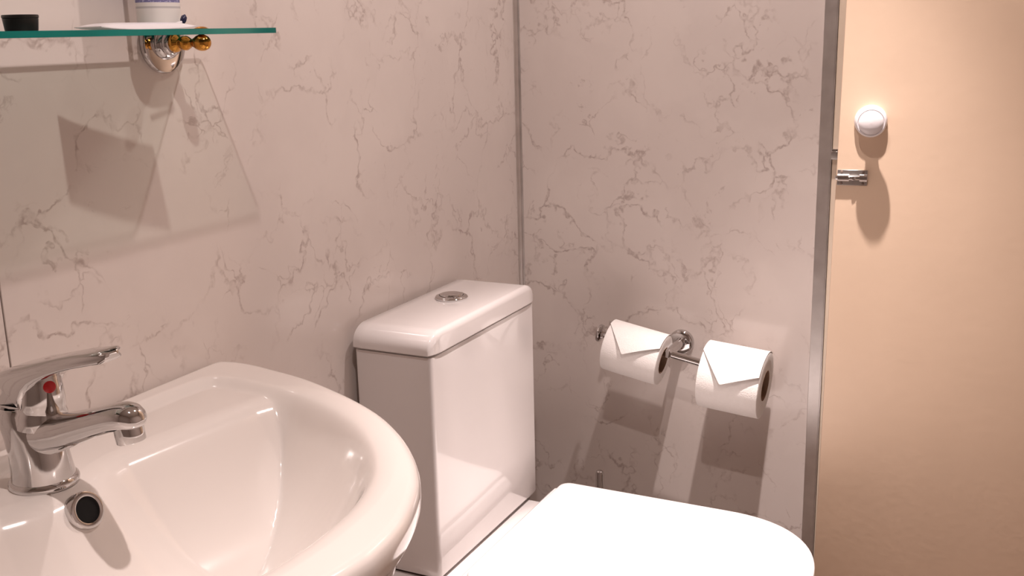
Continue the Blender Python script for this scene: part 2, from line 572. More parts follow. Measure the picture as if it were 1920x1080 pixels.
def lid_slab(x0, x1, y0, y1, zb, zt, rx, ry, H, origin, nx=64, ny=28):
    """Cistern lid: flat top, ends and front rounded over, square back edge."""
    bm = bmesh.new()

    def spread(n, lo, hi, r0, r1):
        out = []
        for i in range(n + 1):
            out.append(lo + r0 * (1 - math.cos(math.pi / 2 * i / n)) if r0 else lo)
        mid = [lo + r0 + (hi - r1 - lo - r0) * k / 8 for k in range(1, 8)]
        tail = []
        for i in range(n + 1):
            tail.append(hi - r1 * (1 - math.cos(math.pi / 2 * (n - i) / n)) if r1 else hi)
        res = out + mid + tail
        return sorted(set(round(v, 6) for v in res))
    xs = spread(12, x0, x1, rx, rx)
    ys = spread(10, y0, y1, ry, 0.004)
    grid = []
    for x in xs:
        row = []
        for y in ys:
            ex = max(0, rx - min(x - x0, x1 - x)) / rx
            eyf = max(0, ry - (y - y0)) / ry
            eyb = max(0, 0.004 - (y1 - y)) / 0.004
            ey = max(eyf, eyb)
            q = math.hypot(ex, ey)
            px, py = x, y
            if q > 1:
                k = 1 / q
                ex2, ey2 = ex * k, ey * k
                px = x0 + rx - ex2 * rx if x < (x0 + x1) / 2 else x1 - rx + ex2 * rx
                if eyf > 0:
                    py = y0 + ry - ey2 * ry
                elif eyb > 0:
                    py = y1 - 0.004 + ey2 * 0.004
                q = 1
            h = H if eyf == 0 else (H * ex * ex + 0.36 * H * ey * ey) / max(1e-9, ex * ex + ey * ey)
            z = zt - h * (1 - math.sqrt(max(0, 1 - q * q)))
            row.append(bm.verts.new(Vector((px, py, z)) - origin))
        grid.append(row)
    nxx, nyy = len(xs), len(ys)
    for i in range(nxx - 1):
        for j in range(nyy - 1):
            bm.faces.new((grid[i][j], grid[i + 1][j], grid[i + 1][j + 1], grid[i][j + 1]))
    per = [grid[i][0] for i in range(nxx)] + [grid[nxx - 1][j] for j in range(1, nyy)] + \
          [grid[i][nyy - 1] for i in range(nxx - 2, -1, -1)] + [grid[0][j] for j in range(nyy - 2, 0, -1)]
    cx, cy = (x0 + x1) / 2, (y0 + y1) / 2
    prev = per
    for z, ins in ((zb + .002, 0.0), (zb, 0.002)):
        cur = []
        for v in per:
            w = v.co + origin
            d = Vector((cx - w.x, cy - w.y))
            d = Vector((math.copysign(ins, d.x), math.copysign(ins, d.y)))
            cur.append(bm.verts.new(Vector((w.x + d.x, w.y + d.y, z)) - origin))
        n = len(per)
        for i in range(n):
            j = (i + 1) % n
            bm.faces.new((prev[i], prev[j], cur[j], cur[i]))
        prev = cur
    bm.faces.new(prev)
    bmesh.ops.remove_doubles(bm, verts=bm.verts[:], dist=1e-5)
    return bm


bm = lid_slab(TX0 - .004, TX1 + .004, -TD - .004, -0.010, ZB, ZT, 0.034, 0.009, 0.027, TO)
lid = obj('cistern_lid', bm, CERAMIC, toilet)
# dual flush button: chrome rose with two half-moon keys
BX, BY = -0.405, -0.070
bm = bmesh.new()
lathe(bm, Vector((BX, BY, ZT)) - TO, (0, 0, 1), [(0, 0.0265), (0.0025, 0.0272), (0.0045, 0.0258), (0.006, 0.0222), (0.006, 0.0205), (0.0045, 0.0200), (0.0045, 0.0)], 44, True, False)
btn = obj('flush_button', bm, CHROME, lid)
for sgn, dome in ((1, 0.0), (-1, 0.0016)):
    bm = bmesh.new()
    R = 0.0192
    split = -0.003
    pts = []
    N = 22
    for i in range(N + 1):
        a = math.acos(max(-1, min(1, split / R)))
        t = (-a + 2 * a * i / N) if sgn > 0 else (a + (2 * math.pi - 2 * a) * i / N)
        pts.append((R * math.cos(t) + (0.0004 if sgn > 0 else -0.0004), R * math.sin(t)))
    rg = []
    for z, k in ((0.0042, 1.0), (0.0066 + dome, 1.0), (0.0075 + dome, 0.93)):
        cx = sum(p[0] for p in pts) / len(pts)
        rg.append([Vector((BX + (cx + (px - cx) * k) * 0.6 - py * k * 0.8, BY + (cx + (px - cx) * k) * 0.8 + py * k * 0.6, ZT + z)) - TO for px, py in pts])
    loft(bm, rg)
    obj('flush_key', bm, CHROME, btn)


def d_outline(xc, hw, yb, ystr, yf, rb, n_arc=40, p=2.25, nb=6):
    """Toilet lid outline: rounded back corners, straight sides to ystr, rounded front to yf."""
    pts = []
    for i in range(nb + 1):
        a = math.radians(0 + 90 * i / nb)
        pts.append((xc + hw - rb + rb * math.cos(a), yb - rb + rb * math.sin(a)))
    for i in range(nb + 1):
        a = math.radians(90 + 90 * i / nb)
        pts.append((xc - hw + rb + rb * math.cos(a), yb - rb + rb * math.sin(a)))
    for i in range(n_arc + 1):
        t = math.pi + math.pi * i / n_arc
        ct, st = math.cos(t), math.sin(t)
        pts.append((xc + hw * math.copysign(abs(ct) ** (2 / p), ct), ystr + (ystr - yf) * math.copysign(abs(st) ** (2 / p), st)))
    return pts


def slab(pts, rows, origin, dome=0.0):
    """rows: (inset, z). inset via moving towards the centroid along the normal (approx by scaling)."""
    n = len(pts)
    cx = sum(p[0] for p in pts) / n
    cy = (max(p[1] for p in pts) + min(p[1] for p in pts)) / 2
    hx = (max(p[0] for p in pts) - min(p[0] for p in pts)) / 2
    hy = (max(p[1] for p in pts) - min(p[1] for p in pts)) / 2
    rings = []
    for ins, z in rows:
        rings.append([Vector((cx + (px - cx) * (1 - ins / hx), cy + (py - cy) * (1 - ins / hy), z)) - origin for px, py in pts])
    return loft(bmesh.new(), rings)


SX = -0.2599
SHW = SX - TXC
ZSEAT = 0.438
SXC, SHW2 = -0.4465, 0.1866
seat_out = d_outline(SXC, SHW2, -0.2015, -0.50, -0.673, 0.018, p=2.3)
# pan: deck level and bowl body down to the floor
pan_out = d_outline(SXC - .001, SHW2 - .0125, -0.014, -0.47, -0.655, 0.012)
bm = slab(pan_out, [(0.075, 0.0), (0.070, 0.004), (0.072, 0.08), (0.062, 0.18), (0.035, 0.28), (0.010, 0.34), (0.001, 0.375), (0.0, 0.388), (0.002, 0.395), (0.008, 0.3985)], TO)
pan = obj('pan', bm, CERAMIC, toilet)
# dark brown strip filling the gap between cistern and pan
obj('gap_strip', nbox(TX0 + .008 - TO.x, TX1 - .008 - TO.x, -TD + .008 - TO.y, -0.018 - TO.y, 0.3983, ZS + .0005), GAP_BROWN, toilet, smooth=False)
# seat ring (under the lid) and lid
bm = slab(seat_out, [(0.012, 0.4005), (0.006, 0.4005), (0.003, 0.404), (0.003, 0.412), (0.006, 0.416), (0.012, 0.4165)], TO)
obj('seat', bm, SEAT_P, toilet)
bm = slab(seat_out, [(0.010, 0.418), (0.002, 0.418), (0.0, 0.420), (0.0, 0.4325), (0.0008, 0.4350), (0.0025, 0.4366), (0.006, 0.4375), (0.02, ZSEAT), (0.06, ZSEAT + .0004), (0.1, ZSEAT + .0006)], TO)
obj('seat_lid', bm, SEAT_P, toilet)
# hinge bar behind the lid
bm = bmesh.new()
hp = [(-0.2030, 0.3990), (-0.2030, 0.4215), (-0.1985, 0.4265), (-0.1900, 0.4245), (-0.1780, 0.4130), (-0.1740, 0.4060), (-0.1735, 0.3990)]
x0, x1 = SXC - SHW2 + .012, SXC + SHW2 - .010
loft(bm, [[Vector((x, y, z)) - TO for y, z in hp] for x in (x0, x0 + .002, x1 - .002, x1)])
obj('hinge_cover', bm, SEAT_P, toilet, angle=30)

# ------------------------------------------------------------------ washbasin
BXC = -1.248
ZR = 0.8256
basin = thing('washbasin', (BXC, -0.2, 0), 'white ceramic washbasin with a broad curved rim', 'washbasin')
BO = Vector((BXC, -0.2, 0))
half = [(0.362, 0.010), (0.3665, 0.030), (0.3655, 0.06), (0.358, 0.099), (0.349, 0.140), (0.337, 0.178), (0.310, 0.242), (0.276, 0.304),
        (0.234, 0.357), (0.190, 0.399), (0.158, 0.423), (0.127, 0.441), (0.08, 0.4605), (0.038, 0.4715), (0.0, 0.4757)]


def catmull(pts, k):
    out = []
    P = [pts[0]] + pts + [pts[-1]]
    for i in range(1, len(P) - 2):
        p0, p1, p2, p3 = P[i - 1], P[i], P[i + 1], P[i + 2]
        for s in range(k):
            t = s / k
            out.append(tuple(0.5 * ((2 * p1[d]) + (-p0[d] + p2[d]) * t + (2 * p0[d] - 5 * p1[d] + 4 * p2[d] - p3[d]) * t * t +
                                    (-p0[d] + 3 * p1[d] - 3 * p2[d] + p3[d]) * t ** 3) for d in (0, 1)))
    out.append(pts[-1])
    return out


def mirror_poly(h):
    return h + [(-u, v) for u, v in reversed(h[:-1])]


GAP = 0.0015
outer_half = [(0.0, GAP), (0.09, GAP), (0.18, GAP), (0.27, GAP), (0.335, GAP), (0.352, GAP + .001), (0.3605, 0.006)] + catmull(half[1:-1] + [half[-1]], 6)
outer = mirror_poly(outer_half)[:-1]
# inner edge of rim: tap deck recess + bowl
in_half = [(0.0, 0.034), (0.12, 0.034), (0.24, 0.036), (0.284, 0.040), (0.300, 0.050), (0.304, 0.070), (0.302, 0.11), (0.296, 0.15)] + \
    catmull([(0.287, 0.19), (0.271, 0.236), (0.240, 0.290), (0.197, 0.338), (0.152, 0.372), (0.107, 0.393), (0.058, 0.405), (0.0, 0.409)], 4)
inner = mirror_poly(in_half)[:-1]
bowl_half = [(0.0, 0.146), (0.025, 0.145), (0.045, 0.138), (0.065, 0.129), (0.085, 0.126), (0.13, 0.132), (0.20, 0.142), (0.255, 0.150), (0.278, 0.158), (0.285, 0.175)] + \
    catmull([(0.283, 0.195), (0.269, 0.237), (0.239, 0.288), (0.196, 0.336), (0.151, 0.370), (0.106, 0.391), (0.058, 0.403), (0.0, 0.407)], 4)
bowl = mirror_poly(bowl_half)[:-1]


def sdist(poly, x, y):
    """distance to polygon, positive inside"""
    best = 1e9
    inside = False
    n = len(poly)
    for i in range(n):
        x1, y1 = poly[i]
        x2, y2 = poly[(i + 1) % n]
        ddx, ddy = x2 - x1, y2 - y1
        L = ddx * ddx + ddy * ddy
        t = 0 if L == 0 else max(0, min(1, ((x - x1) * ddx + (y - y1) * ddy) / L))
        d = (x - x1 - t * ddx) ** 2 + (y - y1 - t * ddy) ** 2
        if d < best:
            best = d
        if (y1 > y) != (y2 > y) and x < (x2 - x1) * (y - y1) / (y2 - y1) + x1:
            inside = not inside
    d = math.sqrt(best)
    return d if inside else -d


def sstep(t):
    t = max(0.0, min(1.0, t))
    return t * t * (3 - 2 * t)


import numpy as np


def sdist_np(poly, X, Y):
    best = np.full(X.shape, 1e9)
    ins = np.zeros(X.shape, bool)
    n = len(poly)
    for i in range(n):
        x1, y1 = poly[i]
        x2, y2 = poly[(i + 1) % n]
        ddx, ddy = x2 - x1, y2 - y1
        L = ddx * ddx + ddy * ddy
        if L == 0:
            continue
        t = np.clip(((X - x1) * ddx + (Y - y1) * ddy) / L, 0, 1)
        best = np.minimum(best, (X - x1 - t * ddx) ** 2 + (Y - y1 - t * ddy) ** 2)
        if y1 != y2:
            c = ((y1 > Y) != (y2 > Y)) & (X < (x2 - x1) * (Y - y1) / (y2 - y1) + x1)
            ins ^= c
    d = np.sqrt(best)
    return np.where(ins, d, -d)


def resample(poly, n):
    P = poly + [poly[0]]
    L = [0]
    for a, b in zip(P, P[1:]):
        L.append(L[-1] + math.hypot(b[0] - a[0], b[1] - a[1]))
    out = []
    k = 0
    for i in range(n):
        s = L[-1] * i / n
        while L[k + 1] < s:
            k += 1
        t = (s - L[k]) / (L[k + 1] - L[k])
        out.append((P[k][0] + (P[k + 1][0] - P[k][0]) * t, P[k][1] + (P[k + 1][1] - P[k][1]) * t))
    return out


def basin_z(U, V):
    """height of the basin's top surface relative to the rim plane"""
    d0 = sdist_np(outer, U, V)
    d1 = sdist_np(inner, U, V)
    d2 = sdist_np(bowl, U, V)
    s01 = lambda t: np.clip(t, 0, 1) ** 2 * (3 - 2 * np.clip(t, 0, 1))
    r = 0.012
    dd = np.clip(d0, 0, r)
    z = -(r - np.sqrt(np.maximum(0, r * r - (r - dd) ** 2)))
    z = z - 0.0085 * s01((d1 + 0.006) / 0.022)                   # recessed tap deck
    # soft positive distance into the bowl
    k = 0.013
    t = 0.5 * (d2 + np.sqrt(d2 * d2 + k * k)) - 0.0015
    t = np.clip(t, 0, None) / 0.160
    tt = np.clip(t, 0, 1)
    z = z - 0.128 * (1 - (1 - tt) ** 2.5)
    return z


NA, NR = 300, 150
oc = resample(outer, NA)
cu, cv = 0.0, 0.25
ss = np.array([(i / NR) for i in range(NR + 1)])
OU = np.array([p[0] for p in oc])
OV = np.array([p[1] for p in oc])
Ug = cu + np.outer(ss, OU - cu)
Vg = cv + np.outer(ss, OV - cv)
Zg = basin_z(Ug, Vg)
bm = bmesh.new()
cvert = bm.verts.new(Vector((BXC + cu, -cv, ZR + Zg[0, 0])) - BO)
rows = []
for i in range(1, NR + 1):
    rows.append([bm.verts.new(Vector((BXC + Ug[i, j], -Vg[i, j], ZR + Zg[i, j])) - BO) for j in range(NA)])
for j in range(NA):
    bm.faces.new((cvert, rows[0][j], rows[0][(j + 1) % NA]))
for a, b in zip(rows, rows[1:]):
    for j in range(NA):
        k = (j + 1) % NA
        bm.faces.new((a[j], b[j], b[k], a[k]))
# outer lip, undercut and underside
prev = rows[-1]
for sc, z in ((1.0, -0.020), (0.998, -0.028), (0.992, -0.034), (0.980, -0.0375), (0.972, -0.040), (0.968, -0.048), (0.955, -0.068), (0.92, -0.10),
              (0.84, -0.14), (0.70, -0.172), (0.5, -0.192), (0.3, -0.200)):
    cur = []
    for j in range(NA):
        u = OU[j] * sc
        v = OV[j] * sc if OV[j] > 0.05 else OV[j]
        v = max(GAP, GAP + (OV[j] - GAP) * (sc if sc > 0.9 else sc))
        cur.append(bm.verts.new(Vector((BXC + u, -v, ZR + z)) - BO))
    for j in range(NA):
        k = (j + 1) % NA
        bm.faces.new((prev[j], cur[j], cur[k], prev[k]))
    prev = cur
bm.faces.new(prev)
bowl_o = obj('bowl', bm, BASIN_C, basin, angle=60)


def bz_at(u, v):
    return ZR + float(basin_z(np.array([u]), np.array([v]))[0])


# pedestal
bm = bmesh.new()
rings = []
for z, hw, d in ((0.0, 0.115, 0.235), (0.02, 0.112, 0.23), (0.06, 0.095, 0.205), (0.3, 0.085, 0.19), (0.5, 0.09, 0.20), (0.64, 0.12, 0.24)):
    rg = []
    for i in range(33):
        t = math.pi * i / 32
        rg.append(Vector((BXC + hw * math.cos(t), -0.02 - d * math.sin(t) ** 0.8, z)) - BO)
    rings.append(rg)
loft(bm, rings)
obj('pedestal', bm, BASIN_C, basin)
# overflow: chrome ring under the tap, black disc painting the shade of its opening
ovu, ovv = 0.004, 0.1525
e = 0.004
zc = bz_at(ovu, ovv)
gv = (bz_at(ovu, ovv + e) - bz_at(ovu, ovv - e)) / (2 * e)
nrm = Vector((0, gv, 1)).normalized()        # surface normal in (x, y=-v): dz/dy = -gv
nrm = Vector((0.0, gv, 1.0)).normalized()
nrm = (nrm + Vector((0.0, -0.6, 0.0))).normalized()
oo = Vector((BXC + ovu, -ovv, zc)) - BO
bm = bmesh.new()
oo = oo + nrm * 0.0035
lathe(bm, oo - nrm * 0.004, nrm, [(-0.006, 0.0175), (0.005, 0.0182), (0.0072, 0.0172), (0.0080, 0.0150), (0.0072, 0.0126), (0.005, 0.0120)], 40, True, False)
ovr = obj('overflow_ring', bm, CHROME, bowl_o)
bm = bmesh.new()
lathe(bm, oo, nrm, [(0, 0.0121), (0.0012, 0.0121)], 32)
obj('overflow_shade_disc', bm, DARK, ovr)
# waste
zw = bz_at(0, 0.27)
bm = bmesh.new()
lathe(bm, Vector((BXC, -0.27, zw - .002)) - BO, (0, 0, 1), [(0, 0.030), (0.003, 0.031), (0.0045, 0.028), (0.004, 0.020), (0.002, 0.018)], 36)
obj('waste', bm, CHROME, bowl_o)

# ------------------------------------------------------------------ mixer tap
TPX, TPY = -1.2385, -0.0985
TPZ = bz_at(TPX - BXC, -TPY)
tap = thing('mixer_tap', (TPX, TPY, TPZ), 'chrome single-lever mixer tap on the washbasin', 'tap')
# local coordinates: spout towards -y
bm = bmesh.new()
lathe(bm, (0, 0, -0.0006), (0, 0, 1), [(0, 0.0312), (0.003, 0.0318), (0.0055, 0.0312), (0.0075, 0.0290)], 44)
obj('base_ring', bm, CHROME, tap)
bm = bmesh.new()
rings = []
for z, cy, ra, rb in ((0.005, 0.0, 0.0288, 0.0288), (0.018, 0.001, 0.0272, 0.0275), (0.034, 0.003, 0.0262, 0.0268), (0.048, 0.006, 0.0262, 0.0262),
                      (0.060, 0.009, 0.0268, 0.0262), (0.070, 0.012, 0.0268, 0.0258), (0.076, 0.013, 0.0258, 0.0250), (0.078, 0.013, 0.0240, 0.0232)):
    rings.append(ell_ring((0, cy, z), (1, 0, 0), (0, 1, 0), ra, rb, 40))
loft(bm, rings)
body = obj('body', bm, CHROME, tap)
# spout: flattened tube rising gently, rounded nose
bm = bmesh.new()
rings = []
path = [(0.004, 0.050, 0.020, 0.019), (-0.020, 0.052, 0.0205, 0.0185), (-0.040, 0.0575, 0.0195, 0.0165), (-0.062, 0.0655, 0.0180, 0.0145), (-0.085, 0.0735, 0.0170, 0.0132),
        (-0.105, 0.0800, 0.0168, 0.0130), (-0.116, 0.0825, 0.0160, 0.0128), (-0.124, 0.0835, 0.0140, 0.0115), (-0.130, 0.0835, 0.0108, 0.0088), (-0.1335, 0.083, 0.006, 0.005), (-0.1345, 0.083, 0.001, 0.001)]
for y, z, ra, rb in path:
    tl = math.radians(14)
    rings.append(ell_ring((0, y, z), (1, 0, 0), (0, math.sin(tl), math.cos(tl)), ra, rb, 36, 2.3))
loft(bm, rings)
obj('spout', bm, CHROME, tap)
bm = bmesh.new()
lathe(bm, (0, -0.1165, 0.080), (0, -0.16, -1), [(0, 0.0128), (0.012, 0.0132), (0.0195, 0.0132), (0.0205, 0.0124), (0.0205, 0.0105), (0.017, 0.0100)], 32, True, True)
obj('aerator', bm, CHROME, tap)
# cartridge dome between body and lever
bm = bmesh.new()
lathe(bm, (0, -0.006, 0.060), (0, -0.10, 1), [(0, 0.0240), (0.012, 0.0238), (0.016, 0.0220), (0.020, 0.0226), (0.026, 0.0222), (0.038, 0.0208), (0.050, 0.0185), (0.056, 0.012)], 36)
obj('cartridge_dome', bm, CHROME, tap)
# lever: a hood over the back of the cartridge that sweeps forward into a flat paddle
prof = [(0.0378, 0.0800), (0.0380, 0.0880), (0.0370, 0.0950), (0.0335, 0.1022), (0.0285, 0.1072), (0.0210, 0.1112), (0.0080, 0.1162), (-0.0080, 0.1208), (-0.0240, 0.1248),
        (-0.0400, 0.1290), (-0.0560, 0.1332), (-0.0720, 0.1372), (-0.0880, 0.1402), (-0.1000, 0.1424), (-0.1060, 0.1426), (-0.1090, 0.1408),
        (-0.1085, 0.1360), (-0.1050, 0.1325), (-0.0900, 0.1290), (-0.0720, 0.1245), (-0.0560, 0.1198), (-0.0420, 0.1146), (-0.0310, 0.1094), (-0.0230, 0.1045),
        (-0.0165, 0.0980), (-0.0125, 0.0905), (-0.0110, 0.0830), (-0.0105, 0.0800), (0.0020, 0.0795), (0.0200, 0.0795)]


def lever_w(y):
    if y > 0.011:
        return max(0.005, math.sqrt(max(0.0, 0.0272 ** 2 - (y - 0.011) ** 2)))
    t = min(1.0, (0.011 - y) / 0.075)
    w = 0.0272 - 0.0105 * sstep(t)
    if y < -0.098:
        w *= math.sqrt(max(0.15, 1 - ((-0.098 - y) / 0.0125) ** 2))
    return w


n = len(prof)
nrm2 = []
for i in range(n):
    (ya, za), (yb, zb) = prof[i - 1], prof[(i + 1) % n]
    t = Vector((yb - ya, zb - za)).normalized()
    nrm2.append(Vector((-t.y, t.x)))           # points inwards for this winding, checked below
cy = sum(p[0] for p in prof) / n
if nrm2[1].x > 0:
    nrm2 = [-v for v in nrm2]
rings = []
for fr_, ins in ((-1.0, 0.0042), (-0.985, 0.0030), (-0.95, 0.0018), (-0.88, 0.0008), (-0.75, 0.0), (-0.4, -0.0004), (0, -0.0006), (0.4, -0.0004), (0.75, 0.0), (0.88, 0.0008), (0.95, 0.0018), (0.985, 0.0030), (1.0, 0.0042)):
    rg = []
    for (y, z), nv in zip(prof, nrm2):
        k = min(1.0, 0.55 + 0.45 * sstep((y + 0.06) / 0.06))
        rg.append(Vector((fr_ * lever_w(y), y + nv.x * ins * k, z + nv.y * ins * k)))
    rings.append(rg)
bm = bmesh.new()
loft(bm, rings)
lever = obj('lever', bm, CHROME, tap, angle=50)
# red hot-water dot at the front of the cartridge
bm = bmesh.new()
nf = Vector((-0.35, -1, 0.15))
lathe(bm, (-0.0045, -0.0285, 0.1000), nf, [(0, 0.0056), (0.0022, 0.0056), (0.0030, 0.0042), (0.0032, 0.0)], 24, True, False)
tag(obj('hot_water_dot', bm, REDP, tap), 'red dot')

# ------------------------------------------------------------------ toilet roll holder
HY, HZ = -0.3375, 0.6400
holder = thing('toilet_roll_holder', (0, HY, HZ), 'chrome double toilet roll holder fixed to the marble wall', 'roll holder')
BAR_X = -0.080
BAR_T = math.radians(10.3)
bd = Vector((0, -math.cos(BAR_T), -math.sin(BAR_T)))    # along the bar, towards the door
bm = bmesh.new()
lathe(bm, (0, 0, 0), (-1, 0, 0), [(0, 0.0240), (0.004, 0.0242), (0.0085, 0.0232), (0.0110, 0.0205), (0.0118, 0.012)], 44)
obj('wall_rose', bm, CHROME, holder)
bm = bmesh.new()
lathe(bm, (-0.010, 0, 0), (-1, 0, 0), [(0, 0.0112), (0.004, 0.0088), (0.060, 0.0085), (0.074, 0.0085), (0.0785, 0.0070)], 28)
obj('post', bm, CHROME, holder)
bm = bmesh.new()
c0 = Vector((BAR_X, 0.002, -0.0005))
lathe(bm, c0 - bd * 0.132, bd, [(0, 0.0070), (0.2600, 0.0070)], 28)
obj('bar', bm, CHROME, holder)
for sgn in (-1, 1):
    bm = bmesh.new()
    kr = 0.0172 if sgn < 0 else 0.0148
    lathe(bm, c0 + bd * sgn * 0.126, bd * sgn, [(0, 0.0075), (0.0045, 0.0095), (0.0060, kr - .0007), (0.0100, kr), (0.0118, kr - .001), (0.0124, kr - .004)], 32)
    obj('end_knob', bm, CHROME, holder)

# ------------------------------------------------------------------ toilet rolls


def toilet_roll(center, tilt_deg, R, rc, w, label, tip_u, phi_l, phi_r, phi_tip, seed):
    """Roll with axis along y (local), hung on the bar; the end sheet is folded to a point."""
    t = thing('toilet_roll', center, label, 'toilet roll', group='toilet rolls on the holder')
    tl = math.radians(tilt_deg)
    ax = Vector((0, -math.cos(tl), -math.sin(tl)))
    upv = Vector((0, -math.sin(tl), math.cos(tl)))
    out = Vector((-1, 0, 0))
    rnd = random.Random(seed)

    def P(u, phi, r):
        return ax * u + (out * math.cos(phi) + upv * math.sin(phi)) * r
    N = 56
    rings = []
    hw = w / 2
    for u, r in ((-hw, rc), (-hw, (R + rc) / 2), (-hw, R - .002), (-hw + .0006, R - .0006), (-hw + .002, R), (-hw * .5, R + .0004), (0, R + .0003), (hw * .5, R + .0004), (hw - .002, R), (hw - .0006, R - .0006), (hw, R - .002), (hw, (R + rc) / 2), (hw, rc)):
        rings.append([P(u, 2 * math.pi * i / N, r) for i in range(N)])
    bm = bmesh.new()
    loft(bm, rings, False, False)
    # inner surface of the paper
    loft(bm, [[P(u, 2 * math.pi * i / N, rc) for i in range(N)] for u in (-hw, hw)], False, False)
    bmesh.ops.remove_doubles(bm, verts=bm.verts[:], dist=1e-6)
    obj('paper', bm, PAPER, t)
    bm = bmesh.new()
    rr = [rc, rc - .0012]
    rings = [[P(-hw - .0004, 2 * math.pi * i / N, rr[0]) for i in range(N)], [P(hw + .0004, 2 * math.pi * i / N, rr[0]) for i in range(N)],
             [P(hw + .0004, 2 * math.pi * i / N, rr[1]) for i in range(N)], [P(-hw - .0004, 2 * math.pi * i / N, rr[1]) for i in range(N)]]
    loft(bm, rings + [rings[0]], False, False)
    bmesh.ops.remove_doubles(bm, verts=bm.verts[:], dist=1e-6)
    obj('core', bm, CARD, t)
    # folded end sheet: from behind the top, round the front, cut to a V; lifted towards its point
    bm = bmesh.new()
    nu, nphi = 40, 30
    phi0 = math.radians(125)
    top, bot = [], []
    for i in range(nu + 1):
        u = -hw + 0.0005 + (w - 0.001) * i / nu
        if u < tip_u:
            f = (u + hw) / (tip_u + hw)
            pe = math.radians(phi_l) + (math.radians(phi_tip) - math.radians(phi_l)) * f ** 0.9
        else:
            f = (hw - u) / (hw - tip_u)
            pe = math.radians(phi_r) + (math.radians(phi_tip) - math.radians(phi_r)) * f ** 1.0
        rt_, rb_ = [], []
        for j in range(nphi + 1):
            ph = phi0 + (pe - phi0) * j / nphi
            prog = max(0.0, (math.radians(85) - ph) / math.radians(85 - phi_tip))
            lift = 0.0010 + 0.0085 * prog ** 1.5
            rt_.append(bm.verts.new(P(u, ph, R + lift + 0.0007)))
            rb_.append(bm.verts.new(P(u, ph, R + lift)))
        top.append(rt_)
        bot.append(rb_)
    for i in range(nu):
        for j in range(nphi):
            bm.faces.new((top[i][j], top[i + 1][j], top[i + 1][j + 1], top[i][j + 1]))
            bm.faces.new((bot[i][j], bot[i][j + 1], bot[i + 1][j + 1], bot[i + 1][j]))
    for i in range(nu):
        bm.faces.new((top[i][0], bot[i][0], bot[i + 1][0], top[i + 1][0]))
        bm.faces.new((top[i][nphi], top[i + 1][nphi], bot[i + 1][nphi], bot[i][nphi]))
    for j in range(nphi):
        bm.faces.new((top[0][j], top[0][j + 1], bot[0][j + 1], bot[0][j]))
        bm.faces.new((top[nu][j], bot[nu][j], bot[nu][j + 1], top[nu][j + 1]))
    tag(obj('folded_sheet', bm, PAPER, t), 'end sheet folded to a point')
    return t


toilet_roll((-0.080, -0.2745, 0.6338), 10.3, 0.0475, 0.0250, 0.108, 'toilet roll nearer the cistern, left on the chrome holder', -0.010, 72, 42, 10, 1)
toilet_roll((-0.080, -0.4610, 0.6044), 5.0, 0.0600, 0.0277, 0.110, 'larger toilet roll nearer the door, right on the chrome holder', -0.010, 62, 30, 8, 2)

# ------------------------------------------------------------------ toilet brush behind the toilet
BRX, BRY = -0.085, -0.2025
brush = thing('toilet_brush', (BRX, BRY, 0), 'toilet brush with a chrome handle standing behind the toilet seat', 'toilet brush')
bm = bmesh.new()
lathe(bm, (0, 0, 0.0), (0, 0, 1), [(0, 0.046), (0.003, 0.048), (0.20, 0.048), (0.205, 0.046), (0.206, 0.03)], 36)
obj('canister', bm, CHROME, brush)
bm = bmesh.new()
lathe(bm, (0, 0, 0.206), (0, 0, 1), [(0, 0.034), (0.004, 0.033), (0.007, 0.010), (0.010, 0.0078), (0.175, 0.0078), (0.1795, 0.0070), (0.1815, 0.0045), (0.182, 0.0)], 28, True, False)
obj('handle', bm, CHROME, brush)

# ------------------------------------------------------------------ glass shelf
GZ0, GZ1 = 1.2258, 1.2316
GX1, GX0 = -0.8795, -1.6165
GY0, GY1 = -0.1300, -0.0220
shelf = thing('glass_shelf', (-1.248, 0, 1.217), 'green-edged glass shelf on chrome and brass brackets above the basin', 'shelf')
SO = Vector((-1.248, 0, 1.217))
bm = bmesh.new()
outl = []
r = 0.006
for cx, cy, a0 in ((GX1 - r, GY1 - r, 0), (GX0 + r, GY1 - r, 90), (GX0 + r, GY0 + r, 180), (GX1 - r, GY0 + r, 270)):
    for i in range(6):
        a = math.radians(a0 + 90 * i / 5)
        outl.append((cx + r * math.cos(a), cy + r * math.sin(a)))
loft(bm, [[Vector((x, y, z)) - SO for x, y in outl] for z in (GZ0, GZ1)])
pane = obj('glass_pane', bm, [GLASS, GLASS_EDGE], shelf, angle=30)
for pl in pane.data.polygons:
    if abs(pl.normal.z) < 0.5:
        pl.material_index = 1


